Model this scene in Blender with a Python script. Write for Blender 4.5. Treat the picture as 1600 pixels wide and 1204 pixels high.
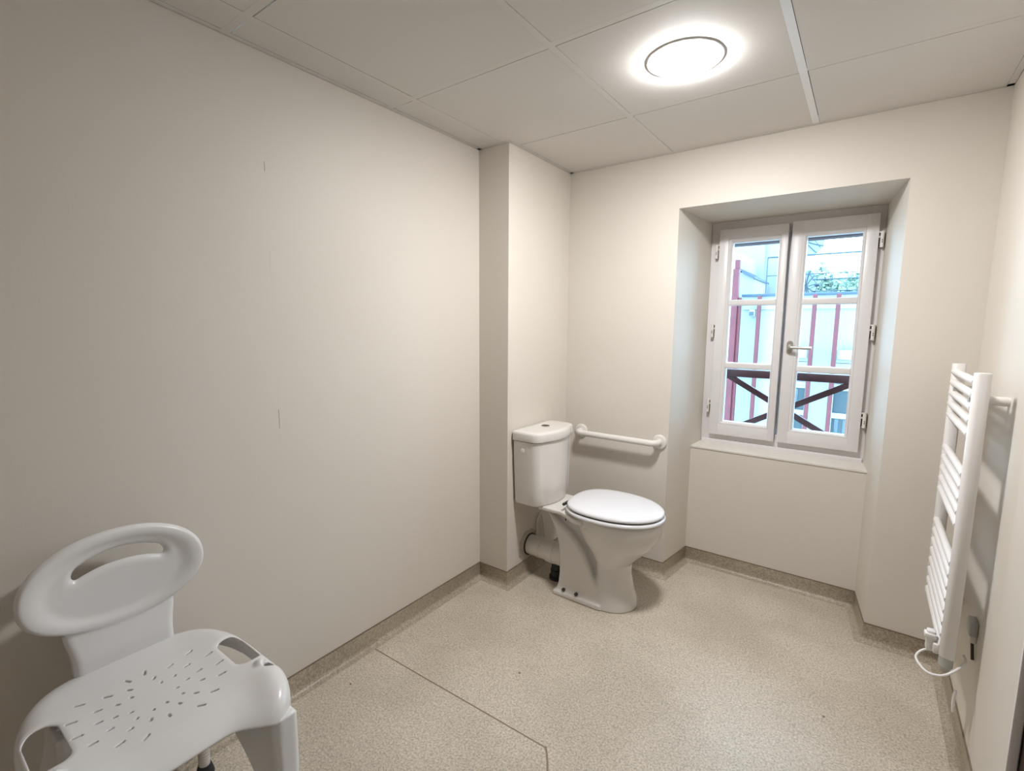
import bpy, bmesh, math, random
import numpy as np
from mathutils import Vector, Matrix

for o in list(bpy.data.objects):
    bpy.data.objects.remove(o, do_unlink=True)
SC = bpy.context.scene
COL = SC.collection

# ------------------------------------------------------------------ camera
F_PX, YAW, PITCH, ROLL = 756.87, 0.6288, -0.1259, 0.0065
CAM = Vector((1.5761, -0.0868, 1.3388))
fw = Vector((-math.sin(YAW) * math.cos(PITCH), math.cos(YAW) * math.cos(PITCH), math.sin(PITCH)))
rt = fw.cross(Vector((0, 0, 1))).normalized()
up = rt.cross(fw)
c_, s_ = math.cos(ROLL), math.sin(ROLL)
rt, up = rt * c_ + up * s_, up * c_ - rt * s_
cam_d = bpy.data.cameras.new('camera')
cam_d.sensor_fit = 'HORIZONTAL'
cam_d.sensor_width = 36.0
cam_d.lens = F_PX / 1600.0 * 36.0
cam_d.clip_start = 0.02
cam_d.clip_end = 200
cam = bpy.data.objects.new('camera', cam_d)
COL.objects.link(cam)
M = Matrix((rt, up, -fw)).transposed().to_4x4()
M.translation = CAM
cam.matrix_world = M
SC.camera = cam

# ------------------------------------------------------------------ sky and exposure
SKY_COLOR, SKY_STRENGTH = (0.50, 0.77, 1.0), 12.5
LAMP_COLOR, LAMP_STRENGTH = (1.0, 0.995, 1.0), 272.0
w = bpy.data.worlds.new('overcast_sky')
SC.world = w
w.use_nodes = True
bg = w.node_tree.nodes['Background']
bg.inputs[0].default_value = (*SKY_COLOR, 1)
bg.inputs[1].default_value = SKY_STRENGTH
vs = SC.view_settings
vs.view_transform = 'Standard'
vs.look = 'None'
vs.exposure = 0.0
vs.gamma = 1.0
vs.use_curve_mapping = False

# ------------------------------------------------------------------ room measures (metres)
H, PX, YP, YB, W = 2.167, 0.180, 1.798, 2.374, 1.920
G0, R0, TILE = 0.139, 1.243, 0.6
NX0, NX1, NX0I, NX1I, NYB, NTOP = 0.789, 1.665, 0.8256, 1.628, 2.651, 1.904
YF = -1.2            # wall behind the camera
HS = 0.0775
YDOOR = 1.425         # where the right wall ends at the door opening

# ------------------------------------------------------------------ materials
def new_mat(name):
    m = bpy.data.materials.new(name)
    m.use_nodes = True
    nt = m.node_tree
    return m, nt, nt.nodes['Principled BSDF']

def mat(name, col, rough=0.5, metal=0.0, spec=0.5, var=0.0, vscale=8.0, bump=0.0, bscale=200.0, coat=0.0):
    m, nt, b = new_mat(name)
    b.inputs['Roughness'].default_value = rough
    b.inputs['Metallic'].default_value = metal
    b.inputs['Specular IOR Level'].default_value = spec
    b.inputs['Coat Weight'].default_value = coat
    tc = nt.nodes.new('ShaderNodeTexCoord')
    n = nt.nodes.new('ShaderNodeTexNoise')
    n.inputs['Scale'].default_value = vscale
    n.inputs['Detail'].default_value = 4
    nt.links.new(tc.outputs['Object'], n.inputs['Vector'])
    r = nt.nodes.new('ShaderNodeMix')
    r.data_type = 'RGBA'
    r.inputs['A'].default_value = (*[max(0, c * (1 - var)) for c in col], 1)
    r.inputs['B'].default_value = (*[min(1, c * (1 + var)) for c in col], 1)
    nt.links.new(n.outputs['Fac'], r.inputs['Factor'])
    nt.links.new(r.outputs['Result'], b.inputs['Base Color'])
    if bump > 0:
        n2 = nt.nodes.new('ShaderNodeTexNoise')
        n2.inputs['Scale'].default_value = bscale
        n2.inputs['Detail'].default_value = 3
        nt.links.new(tc.outputs['Object'], n2.inputs['Vector'])
        bp = nt.nodes.new('ShaderNodeBump')
        bp.inputs['Strength'].default_value = bump
        bp.inputs['Distance'].default_value = 0.002
        nt.links.new(n2.outputs['Fac'], bp.inputs['Height'])
        nt.links.new(bp.outputs['Normal'], b.inputs['Normal'])
    return m

WALL_COL = (0.69, 0.640, 0.572)
M_WALL = mat('cream_wall_paint', WALL_COL, 0.50, var=0.035, vscale=1.6, bump=0.10, bscale=260, spec=0.25)
M_WALL_BACK = mat('cream_wall_paint_back', WALL_COL, 0.50, var=0.035, vscale=2.2, bump=0.10, bscale=260, spec=0.25)
M_TILE = mat('ceiling_tile_vinyl', (0.71, 0.685, 0.65), 0.75, var=0.03, vscale=3, bump=0.06, bscale=400, spec=0.25)
M_TEE = mat('ceiling_grid_paint', (0.71, 0.685, 0.65), 0.6, var=0.01, spec=0.3)
M_TEE_W = mat('ceiling_grid_white', (0.84, 0.85, 0.86), 0.35, var=0.01)
M_VOID = mat('ceiling_void', (0.10, 0.09, 0.08), 0.9, var=0.1)
M_WINWHITE = mat('window_white_lacquer', (0.76, 0.735, 0.73), 0.33, var=0.02, vscale=5)
M_SILL = mat('sill_white_paint', (0.72, 0.68, 0.62), 0.4, var=0.05, vscale=14)
M_CERAMIC = mat('white_ceramic', (0.74, 0.715, 0.68), 0.12, var=0.01, spec=0.5, coat=0.25)
M_SEAT = mat('white_seat_plastic', (0.80, 0.80, 0.83), 0.16, var=0.01, coat=0.1)
M_CHAIR = mat('white_chair_plastic', (0.74, 0.725, 0.715), 0.27, var=0.015, vscale=6, bump=0.05, bscale=500)
M_WHITEPL = mat('white_pvc', (0.74, 0.71, 0.66), 0.4, var=0.03, vscale=12)
M_RAD = mat('radiator_white_enamel', (0.80, 0.77, 0.75), 0.3, var=0.01)
M_BAR = mat('nylon_white', (0.76, 0.73, 0.69), 0.25, var=0.01)
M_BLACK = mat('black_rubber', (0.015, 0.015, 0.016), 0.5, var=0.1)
M_CHROME = mat('chrome', (0.55, 0.54, 0.52), 0.18, metal=1.0, var=0.02)
M_NICKEL = mat('brushed_nickel', (0.58, 0.55, 0.50), 0.35, metal=0.9, var=0.03)
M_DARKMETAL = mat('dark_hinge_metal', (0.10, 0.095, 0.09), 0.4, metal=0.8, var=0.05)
M_BROWN = mat('dark_brown_door', (0.055, 0.035, 0.025), 0.5, var=0.15, vscale=20)
M_SEAMLINE = mat('brown_weld_seam', (0.26, 0.185, 0.135), 0.6, var=0.1, vscale=30)
M_CAPLINE = mat('skirting_top_line', (0.19, 0.14, 0.095), 0.7, var=0.4, vscale=18)
M_REDPAINT = mat('dark_red_guard_paint', (0.046, 0.006, 0.008), 0.5, var=0.15, vscale=30)
M_REDPOST = mat('red_post_paint', (0.080, 0.008, 0.014), 0.6, var=0.35, vscale=9)
M_FACADE = mat('white_render', (0.225, 0.248, 0.248), 0.8, var=0.02, vscale=0.8)
M_FACADE2 = mat('pale_render', (0.245, 0.265, 0.265), 0.8, var=0.015, vscale=0.6)
M_ZINC = mat('zinc_cap', (0.032, 0.055, 0.09), 0.6, var=0.25, vscale=5)
M_DARKGLASS = mat('dark_window_glass', (0.012, 0.03, 0.04), 0.4, var=0.3, vscale=6)
M_CURTAIN = mat('pale_curtain', (0.06, 0.085, 0.10), 0.8, var=0.3, vscale=9)
M_DISH = mat('dish_mesh_grey', (0.13, 0.165, 0.165), 0.7, var=0.05)
M_DARKSTEEL = mat('dark_grey_steel', (0.03, 0.05, 0.07), 0.6, var=0.05)
M_LEAF = mat('green_leaves', (0.20, 0.27, 0.22), 0.7, var=0.45, vscale=2.2)
M_BARK = mat('bark', (0.09, 0.07, 0.05), 0.9, var=0.2)
M_YARD = mat('yard_gravel', (0.30, 0.30, 0.29), 0.9, var=0.2, vscale=3)
M_TUBE = mat('grey_aluminium', (0.60, 0.58, 0.56), 0.4, metal=0.3, var=0.03)
M_GREYPL = mat('grey_clear_plastic', (0.42, 0.42, 0.39), 0.3, var=0.05)
M_PATCH = mat('rough_plaster_patch', (0.50, 0.45, 0.37), 0.8, var=0.25, vscale=30, bump=0.4, bscale=90)

# floor: beige speckled safety vinyl
def floor_mat(name, tint):
    m, nt, b = new_mat(name)
    tc = nt.nodes.new('ShaderNodeTexCoord')
    L = nt.links.new
    def noise(scale, detail=2.0):
        n = nt.nodes.new('ShaderNodeTexNoise')
        n.inputs['Scale'].default_value = scale
        n.inputs['Detail'].default_value = detail
        L(tc.outputs['Object'], n.inputs['Vector'])
        return n.outputs['Fac']
    def ramp(fac, stops):
        r = nt.nodes.new('ShaderNodeValToRGB')
        el = r.color_ramp.elements
        while len(el) < len(stops):
            el.new(0.5)
        for e, (p, c) in zip(el, stops):
            e.position = p
            e.color = (*c, 1)
        L(fac, r.inputs['Fac'])
        return r.outputs['Color']
    def mix(fac, a, bb, mode='MIX'):
        x = nt.nodes.new('ShaderNodeMix')
        x.data_type = 'RGBA'
        x.blend_type = mode
        if isinstance(fac, float):
            x.inputs['Factor'].default_value = fac
        else:
            L(fac, x.inputs['Factor'])
        for s, v in (('A', a), ('B', bb)):
            if isinstance(v, tuple):
                x.inputs[s].default_value = (*v, 1)
            else:
                L(v, x.inputs[s])
        return x.outputs['Result']
    t = tint
    base = ramp(noise(150, 3), [(0.30, tuple(c * 0.68 for c in t)), (0.5, t), (0.70, tuple(min(1, c * 1.24) for c in t))])
    v = nt.nodes.new('ShaderNodeTexVoronoi')
    v.inputs['Scale'].default_value = 260
    L(tc.outputs['Object'], v.inputs['Vector'])
    chip = ramp(v.outputs['Color'], [(0.0, (0, 0, 0)), (0.74, (0, 0, 0)), (0.80, (1, 1, 1))])
    chip_bw = nt.nodes.new('ShaderNodeRGBToBW')
    L(chip, chip_bw.inputs[0])
    base = mix(chip_bw.outputs[0], base, tuple(c * 0.72 for c in t))
    v2 = nt.nodes.new('ShaderNodeTexVoronoi')
    v2.inputs['Scale'].default_value = 55
    L(tc.outputs['Object'], v2.inputs['Vector'])
    sp = ramp(v2.outputs['Distance'], [(0.0, (1, 1, 1)), (0.05, (1, 1, 1)), (0.085, (0, 0, 0))])
    spb = nt.nodes.new('ShaderNodeRGBToBW')
    L(sp, spb.inputs[0])
    base = mix(spb.outputs[0], base, tuple(c * 0.42 for c in t))
    dirt = ramp(noise(2.6, 5), [(0.40, (0.86, 0.85, 0.83)), (0.60, (1, 1, 1))])
    base = mix(1.0, base, dirt, 'MULTIPLY')
    L(base, b.inputs['Base Color'])
    b.inputs['Roughness'].default_value = 0.38
    b.inputs['Specular IOR Level'].default_value = 0.4
    bp = nt.nodes.new('ShaderNodeBump')
    bp.inputs['Strength'].default_value = 0.15
    bp.inputs['Distance'].default_value = 0.001
    L(noise(300, 2), bp.inputs['Height'])
    L(bp.outputs['Normal'], b.inputs['Normal'])
    return m
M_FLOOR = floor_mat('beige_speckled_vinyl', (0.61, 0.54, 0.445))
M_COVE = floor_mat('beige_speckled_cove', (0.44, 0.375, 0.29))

def glass_mat():
    m = bpy.data.materials.new('window_pane_glass')
    m.use_nodes = True
    nt = m.node_tree
    nt.nodes.clear()
    out = nt.nodes.new('ShaderNodeOutputMaterial')
    mx = nt.nodes.new('ShaderNodeMixShader')
    tr = nt.nodes.new('ShaderNodeBsdfTransparent')
    tr.inputs[0].default_value = (0.95, 0.99, 1.0, 1)
    gl = nt.nodes.new('ShaderNodeBsdfGlossy')
    gl.inputs['Roughness'].default_value = 0.02
    fr = nt.nodes.new('ShaderNodeFresnel')
    fr.inputs[0].default_value = 1.35
    nt.links.new(fr.outputs[0], mx.inputs[0])
    nt.links.new(tr.outputs[0], mx.inputs[1])
    nt.links.new(gl.outputs[0], mx.inputs[2])
    nt.links.new(mx.outputs[0], out.inputs[0])
    return m
M_GLASS = glass_mat()

def emit_mat(name, col, s):
    m, nt, b = new_mat(name)
    b.inputs['Base Color'].default_value = (0.9, 0.9, 0.9, 1)
    b.inputs['Emission Color'].default_value = (*col, 1)
    b.inputs['Emission Strength'].default_value = s
    return m
M_LAMP = emit_mat('led_diffuser', LAMP_COLOR, LAMP_STRENGTH)

# ------------------------------------------------------------------ object helpers
ORG = {}

def tag(o, label=None, category=None, group=None, kind=None):
    if label: o['label'] = label
    if category: o["category"] = category
    if group: o['group'] = group
    if kind: o['kind'] = kind
    return o

def empty(name, loc, **k):
    o = bpy.data.objects.new(name, None)
    o.empty_display_size = 0.05
    COL.objects.link(o)
    o.location = loc
    ORG[o.name] = Vector(loc)
    return tag(o, **k)

def smooth_mesh(me, angle=40):
    me.polygons.foreach_set('use_smooth', [True] * len(me.polygons))
    me.set_sharp_from_angle(angle=math.radians(angle))

def mesh(name, verts, faces, m, parent=None, origin=None, smooth=None, **k):
    """verts in world space; becomes one mesh object, child of parent if given"""
    if parent is not None:
        org = ORG[parent.name]
    else:
        org = Vector(origin) if origin is not None else Vector((0, 0, 0))
    me = bpy.data.meshes.new(name)
    v = np.asarray(verts, dtype=float) - np.array(org)
    me.from_pydata(v.tolist(), [], [list(map(int, f)) for f in faces] if not isinstance(faces, list) else faces)
    bm = bmesh.new()
    bm.from_mesh(me)
    bmesh.ops.recalc_face_normals(bm, faces=bm.faces)
    bm.to_mesh(me)
    bm.free()
    me.materials.append(m)
    if smooth:
        smooth_mesh(me, smooth)
    o = bpy.data.objects.new(name, me)
    COL.objects.link(o)
    if parent is not None:
        o.parent = parent
    else:
        o.location = org
    ORG[o.name] = org
    return tag(o, **k)

class MB:
    def __init__(s):
        s.v, s.f = [], []
    def add(s, v, f):
        n = len(s.v)
        s.v += [tuple(p) for p in v]
        s.f += [[i + n for i in q] for q in f]
        return s
    def box(s, x0, x1, y0, y1, z0, z1, bev=0.0, seg=2):
        if bev <= 0:
            return s.add([(x0, y0, z0), (x1, y0, z0), (x1, y1, z0), (x0, y1, z0), (x0, y0, z1), (x1, y0, z1), (x1, y1, z1), (x0, y1, z1)],
                         [[0, 3, 2, 1], [4, 5, 6, 7], [0, 1, 5, 4], [1, 2, 6, 5], [2, 3, 7, 6], [3, 0, 4, 7]])
        bm = bmesh.new()
        bmesh.ops.create_cube(bm, size=1)
        for v in bm.verts:
            v.co = Vector(((x0 + x1) / 2 + v.co.x * (x1 - x0), (y0 + y1) / 2 + v.co.y * (y1 - y0), (z0 + z1) / 2 + v.co.z * (z1 - z0)))
        bmesh.ops.bevel(bm, geom=bm.edges[:], offset=bev, segments=seg, profile=0.5, affect='EDGES')
        bm.verts.index_update()
        v = [tuple(q.co) for q in bm.verts]
        f = [[q.index for q in p.verts] for p in bm.faces]
        bm.free()
        return s.add(v, f)
    def prism(s, poly, z0, z1, axis=2):
        """polygon extruded along axis; poly given in the two remaining axes in order"""
        def P(a, b, c):
            return {2: (a, b, c), 1: (a, c, b), 0: (c, a, b)}[axis]
        n = len(poly)
        v = [P(a, b, z0) for a, b in poly] + [P(a, b, z1) for a, b in poly]
        f = [list(range(n))[::-1], list(range(n, 2 * n))] + [[i, (i + 1) % n, n + (i + 1) % n, n + i] for i in range(n)]
        return s.add(v, f)
    def rings(s, rings, cap0=True, cap1=True):
        n = len(rings[0])
        v = [p for r in rings for p in r]
        f = []
        for k in range(len(rings) - 1):
            for i in range(n):
                j = (i + 1) % n
                f.append([k * n + i, k * n + j, (k + 1) * n + j, (k + 1) * n + i])
        if cap0: f.append(list(range(n))[::-1])
        if cap1: f.append([(len(rings) - 1) * n + i for i in range(n)])
        return s.add(v, f)
    def tube(s, pts, r, seg=12, cap=True):
        pts = [Vector(p) for p in pts]
        rr = r if isinstance(r, (list, tuple)) else [r] * len(pts)
        R = []
        t0 = (pts[1] - pts[0]).normalized()
        ref = Vector((0, 0, 1)) if abs(t0.z) < 0.9 else Vector((1, 0, 0))
        nrm = (ref - t0 * ref.dot(t0)).normalized()
        for i, p in enumerate(pts):
            a = pts[max(i - 1, 0)]
            b = pts[min(i + 1, len(pts) - 1)]
            t = (b - a).normalized()
            nrm = (nrm - t * nrm.dot(t)).normalized()
            bn = t.cross(nrm)
            R.append([tuple(p + (nrm * math.cos(q) + bn * math.sin(q)) * rr[i]) for q in [2 * math.pi * k / seg for k in range(seg)]])
        return s.rings(R, cap, cap)
    def cyl(s, a, b, r, seg=20, r2=None):
        return s.tube([a, b], [r, r if r2 is None else r2], seg)
    def lathe(s, c, axis, prof, seg=28):
        """prof: list of (distance along axis, radius)"""
        axis = Vector(axis).normalized()
        ref = Vector((0, 0, 1)) if abs(axis.z) < 0.9 else Vector((1, 0, 0))
        u = axis.cross(ref).normalized()
        v = axis.cross(u)
        c = Vector(c)
        return s.rings([[tuple(c + axis * d + (u * math.cos(q) + v * math.sin(q)) * max(r, 1e-5)) for q in [2 * math.pi * k / seg for k in range(seg)]] for d, r in prof])
    def obj(s, name, m, parent=None, origin=None, smooth=None, **k):
        return mesh(name, s.v, s.f, m, parent, origin, smooth, **k)

def spline(pts, n=8):
    pts = [Vector(p) for p in pts]
    P = [pts[0]] + pts + [pts[-1]]
    out = []
    for i in range(1, len(P) - 2):
        for k in range(n):
            t = k / n
            a, b, c, d = P[i - 1], P[i], P[i + 1], P[i + 2]
            out.append(0.5 * ((2 * b) + (c - a) * t + (2 * a - 5 * b + 4 * c - d) * t * t + (3 * b - a - 3 * c + d) * t ** 3))
    out.append(pts[-1])
    return out

# implicit surface -> quad mesh (surface nets)
def surf(f, lo, hi, h):
    ax = [np.arange(lo[i], hi[i] + h, h) for i in range(3)]
    X, Y, Z = np.meshgrid(*ax, indexing='ij', sparse=True)
    V = np.broadcast_to(f(X, Y, Z), tuple(len(a) for a in ax)).astype(np.float32)
    V = np.where(np.abs(V) < 1e-9, 1e-9, V)
    n = np.array(V.shape) - 1
    S = V < 0
    cnt = np.zeros(n, np.int8)
    def sl(d, a):
        return a[d[0]:d[0] + n[0], d[1]:d[1] + n[1], d[2]:d[2] + n[2]]
    cor = [(i, j, k) for i in (0, 1) for j in (0, 1) for k in (0, 1)]
    for d in cor:
        cnt += sl(d, S)
    act = (cnt > 0) & (cnt < 8)
    I = np.argwhere(act)
    idx = -np.ones(n, np.int64)
    idx[act] = np.arange(len(I))
    pos = np.zeros((len(I), 3))
    num = np.zeros(len(I))
    for a in cor:
        for k in range(3):
            if a[k] == 0:
                b = list(a)
                b[k] = 1
                va = V[I[:, 0] + a[0], I[:, 1] + a[1], I[:, 2] + a[2]].astype(float)
                vb = V[I[:, 0] + b[0], I[:, 1] + b[1], I[:, 2] + b[2]].astype(float)
                c = (va < 0) != (vb < 0)
                t = np.where(c, va / np.where(c, va - vb, 1), 0)
                p = np.repeat(np.array(a, float)[None], len(I), 0)
                p[:, k] += t
                pos += p * c[:, None]
                num += c
    P = (I + pos / num[:, None]) * h + np.array(lo)
    faces = []
    for k in range(3):
        e0 = [slice(None)] * 3
        e1 = [slice(None)] * 3
        e0[k] = slice(0, -1)
        e1[k] = slice(1, None)
        cr = S[tuple(e0)] != S[tuple(e1)]
        J = np.argwhere(cr)
        a, b = [q for q in range(3) if q != k]
        ok = (J[:, a] > 0) & (J[:, b] > 0) & (J[:, a] < n[a]) & (J[:, b] < n[b])
        J = J[ok]
        flip = S[tuple(e0)][J[:, 0], J[:, 1], J[:, 2]]
        if k == 1:
            flip = ~flip
        q = []
        for da, db in ((1, 1), (0, 1), (0, 0), (1, 0)):
            K = J.copy()
            K[:, a] -= da
            K[:, b] -= db
            q.append(idx[K[:, 0], K[:, 1], K[:, 2]])
        q = np.stack(q, 1)
        q[~flip] = q[~flip][:, ::-1]
        faces.append(q)
    Fq = np.concatenate(faces)
    e = h * 0.3
    for _ in range(2):
        x, y, z = P.T
        v0 = f(x, y, z)
        g = np.stack([f(x + e, y, z) - f(x - e, y, z), f(x, y + e, z) - f(x, y - e, z), f(x, y, z + e) - f(x, y, z - e)], 1) / (2 * e)
        st = v0[:, None] * g / np.maximum((g * g).sum(1), 0.05)[:, None]
        L = np.linalg.norm(st, axis=1)
        st *= np.minimum(1, 0.4 * h / np.maximum(L, 1e-12))[:, None]
        P = P - st
    return P, Fq

def surf_obj(name, f, lo, hi, h, m, parent, **k):
    P, Fq = surf(f, lo, hi, h)
    me = bpy.data.meshes.new(name)
    me.vertices.add(len(P))
    me.vertices.foreach_set('co', (P - np.array(ORG[parent.name])).ravel())
    me.loops.add(Fq.size)
    me.loops.foreach_set('vertex_index', Fq.ravel().astype(np.int32))
    me.polygons.add(len(Fq))
    me.polygons.foreach_set('loop_start', np.arange(0, Fq.size, 4, dtype=np.int32))
    me.polygons.foreach_set('use_smooth', np.ones(len(Fq), dtype=bool))
    me.update(calc_edges=True)
    me.validate()
    me.materials.append(m)
    o = bpy.data.objects.new(name, me)
    COL.objects.link(o)
    o.parent = parent
    ORG[o.name] = ORG[parent.name]
    return tag(o, **k)

def smin(a, b, k):
    hh = np.clip(0.5 + 0.5 * (b - a) / k, 0, 1)
    return b * (1 - hh) + a * hh - k * hh * (1 - hh)
def smax(a, b, k):
    return -smin(-a, -b, k)
def poly_sdf(px, py, poly):
    d = None
    sgn = None
    n = len(poly)
    for i in range(n):
        ax_, ay_ = poly[i]
        bx_, by_ = poly[i - 1]
        ex, ey = bx_ - ax_, by_ - ay_
        wx, wy = px - ax_, py - ay_
        t = np.clip((wx * ex + wy * ey) / (ex * ex + ey * ey), 0, 1)
        dd = (wx - ex * t) ** 2 + (wy - ey * t) ** 2
        d = dd if d is None else np.minimum(d, dd)
        c1 = py >= ay_
        c2 = py < by_
        c3 = ex * wy > ey * wx
        fl = (c1 & c2 & c3) | (~c1 & ~c2 & ~c3)
        sgn = np.where(fl, -1.0, 1.0) if sgn is None else np.where(fl, -sgn, sgn)
    return sgn * np.sqrt(d)
def sm(x, a, b):
    t = np.clip((x - a) / (b - a), 0, 1)
    return t * t * (3 - 2 * t)

# ================================================================== SETTING
# floor
MB().box(-0.15, 2.4, YF - 0.1, 2.95, -0.06, 0.0).obj('floor', M_FLOOR, origin=(0, 0, 0), kind='structure',
    label='beige speckled vinyl floor with a brown welded seam', category='floor')
floor = bpy.data.objects['floor']
def strip(pts, wd, z, name, m, parent):
    b = MB()
    L = []
    for i, p in enumerate(pts):
        a = Vector(pts[max(i - 1, 0)])
        c = Vector(pts[min(i + 1, len(pts) - 1)])
        t = (c - a).normalized()
        nn = Vector((-t.y, t.x))
        L.append((Vector(p) + nn * wd / 2, Vector(p) - nn * wd / 2))
    v = []
    for l, r in L:
        v += [(l.x, l.y, -0.001), (l.x, l.y, z), (r.x, r.y, z), (r.x, r.y, -0.001)]
    f = []
    for i in range(len(L) - 1):
        for k in range(4):
            f.append([i * 4 + k, i * 4 + (k + 1) % 4, i * 4 + 4 + (k + 1) % 4, i * 4 + 4 + k])
    f += [[0, 1, 2, 3], [len(v) - 4, len(v) - 3, len(v) - 2, len(v) - 1]]
    return b.add(v, f).obj(name, m, parent)
strip([(0.03, 1.084), (0.30, 1.089), (0.60, 1.097), (0.856, 1.103)], 0.0042, 0.0008, 'weld_seam', M_SEAMLINE, floor)
strip([(0.850, 1.107), (0.868, 1.085), (0.885, 1.062), (0.93, 0.99), (1.05, 0.80)], 0.0065, 0.0009, 'weld_seam', M_SEAMLINE, floor)

# walls
ZT = H + 0.035
S = dict(kind='structure')
MB().box(-0.14, 0.0, YF - 0.1, YB + 0.6, 0, ZT).obj('wall_left', M_WALL, origin=(0, 0, 0),
    label='long cream painted wall on the left', category='wall', **S)
wl = bpy.data.objects['wall_left']
M_CRACK = mat('hairline_crack', (0.20, 0.17, 0.14), 0.8)
for y_, z0_, z1_ in ((0.746, 1.812, 1.842), (0.749, 0.985, 1.050), (0.7475, 1.50, 1.56)):
    MB().box(-0.0003, 0.0004, y_ - 0.0006, y_ + 0.0006, z0_, z1_).obj('hairline_crack', M_CRACK if z0_ != 1.50 else M_WALL, wl)
MB().box(-0.0003, 0.00012, 0.7465, 0.7480, HS + 0.003, H - 0.002).obj('panel_joint', M_WALL, wl)
MB().box(0.0, PX, YP, YB, 0, ZT).obj('wall_pillar', M_WALL, origin=(0, YP, 0),
    label='cream boxed-in pillar between the long wall and the toilet corner', category='wall', **S)
wb = MB()
wb.prism([(0.0, YB), (NX0, YB), (0.848, 2.80), (0.848, 3.0), (0.0, 3.0)], 0, ZT)
wb.prism([(NX1, YB), (2.2, YB), (2.2, 3.0), (1.607, 3.0), (1.607, 2.80)], 0, ZT)
wb.add([(NX0, YB, NTOP), (NX1, YB, NTOP), (1.607, 2.80, 1.893), (0.848, 2.80, 1.893), (0.848, 3.0, 1.893), (1.607, 3.0, 1.893),
        (NX0, YB, ZT), (NX1, YB, ZT), (1.607, 3.0, ZT), (0.848, 3.0, ZT)],
       [[0, 1, 2, 3], [3, 2, 5, 4], [0, 6, 7, 1], [6, 9, 8, 7], [4, 5, 8, 9], [0, 3, 4, 9, 6], [1, 7, 8, 5, 2]])
wb.prism([(NX0I - 0.002, NYB), (NX1I + 0.002, NYB), (1.607, 2.80), (1.607, 3.0), (0.848, 3.0), (0.848, 2.80)], 0, 0.664)
wb.obj('wall_back', M_WALL_BACK, origin=(NX0, YB, 0), label='cream end wall with a splayed window recess', category='wall', **S)
MB().box(W, W + 0.02, YDOOR, YB, 0, ZT).box(W + 0.02, 2.2, YDOOR + 0.012, YB, 0, ZT).box(W, 2.2, YF - 0.1, 0.50, 0, ZT).box(W, 2.2, 0.50, YDOOR + 0.012, 2.06, ZT).obj(
    'wall_right', M_WALL, origin=(W, YDOOR, 0), label='cream wall on the right behind the towel radiator', category='wall', **S)
MB().box(-0.14, 2.2, YF - 0.1, YF, 0, ZT).obj('wall_front', M_WALL, origin=(0, YF, 0), label='cream wall behind the viewer', category='wall', **S)
# trim strip at the end of the right wall
MB().box(W - 0.001, W + 0.017, YDOOR - 0.010, YDOOR - 0.0005, 0, 2.05, 0.002).obj('trim_1', mat('grey_edge_trim', (0.80, 0.77, 0.76), 0.4, var=0.03), origin=(W, YDOOR, 0), smooth=40,
    label='pale grey corner strip at the end of the right wall', category='trim', **S)
# brown door beyond
d = empty('door_1', (W + 0.06, 0.95, 0), kind='structure', label='dark brown door at the right edge of the picture', category='door')
MB().box(W + 0.0205, W + 0.060, 0.51, YDOOR + 0.008, 0.005, 2.05, 0.003).obj('door_leaf', M_BROWN, d, smooth=40)
MB().cyl((W + 0.025, 0.58, 1.02), (W - 0.025, 0.58, 1.02), 0.009).cyl((W - 0.023, 0.58, 1.02), (W - 0.023, 0.70, 1.02), 0.009).lathe((W + 0.0206, 0.58, 1.02), (-1, 0, 0), [(0, 0.026), (0.006, 0.026), (0.008, 0.022)]).obj('door_handle', M_NICKEL, d, smooth=40)

# coved skirting, one object per wall run
path = [(0, YF), (0, YP), (PX, YP), (PX, YB), (NX0, YB), (NX0I, NYB), (NX1I, NYB), (NX1, YB), (W, YB), (W, YDOOR)]
prof = [(0.0, HS), (0.0035, HS), (0.0035, 0.030), (0.006, 0.017), (0.011, 0.009), (0.019, 0.004), (0.030, 0.0012), (0.034, 0.0)]
cap = [(0.0, HS + 0.0022), (0.0042, HS + 0.0022), (0.0042, HS - 0.0008), (0.0, HS - 0.0008)]
def offs(i, dd):
    p = Vector(path[i])
    ns = []
    if i > 0:
        t = (p - Vector(path[i - 1])).normalized()
        ns.append(Vector((t.y, -t.x)))
    if i < len(path) - 1:
        t = (Vector(path[i + 1]) - p).normalized()
        ns.append(Vector((t.y, -t.x)))
    if len(ns) == 1:
        return p + ns[0] * dd
    b = (ns[0] + ns[1]).normalized()
    return p + b * (dd / b.dot(ns[0]))
names = ['left', 'pillar_front', 'pillar_side', 'back_left', 'niche_left', 'niche_back', 'niche_right', 'back_right', 'right']
where = ['along the long left wall', 'across the narrow pillar front', 'on the pillar side behind the toilet', 'under the grab bar left of the window recess',
         'on the left cheek of the window recess', 'under the window at the back of the recess', 'on the right cheek of the window recess',
         'between the window recess and the radiator wall', 'below the towel radiator']
for i in range(len(path) - 1):
    def sweep(pf):
        R = []
        for j in (i, i + 1):
            ring = [offs(j, dd) for dd, _ in pf]
            R.append([(q.x, q.y, z) for q, (_, z) in zip(ring, pf)])
        return R
    pf = prof + [(0.0, 0.0)]
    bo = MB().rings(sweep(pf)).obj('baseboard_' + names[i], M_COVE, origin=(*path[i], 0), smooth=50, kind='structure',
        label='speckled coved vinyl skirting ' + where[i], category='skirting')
    MB().rings(sweep(cap)).obj('top_line', M_CAPLINE, bo)  # thin dark brown line along the skirting's top edge

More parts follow.
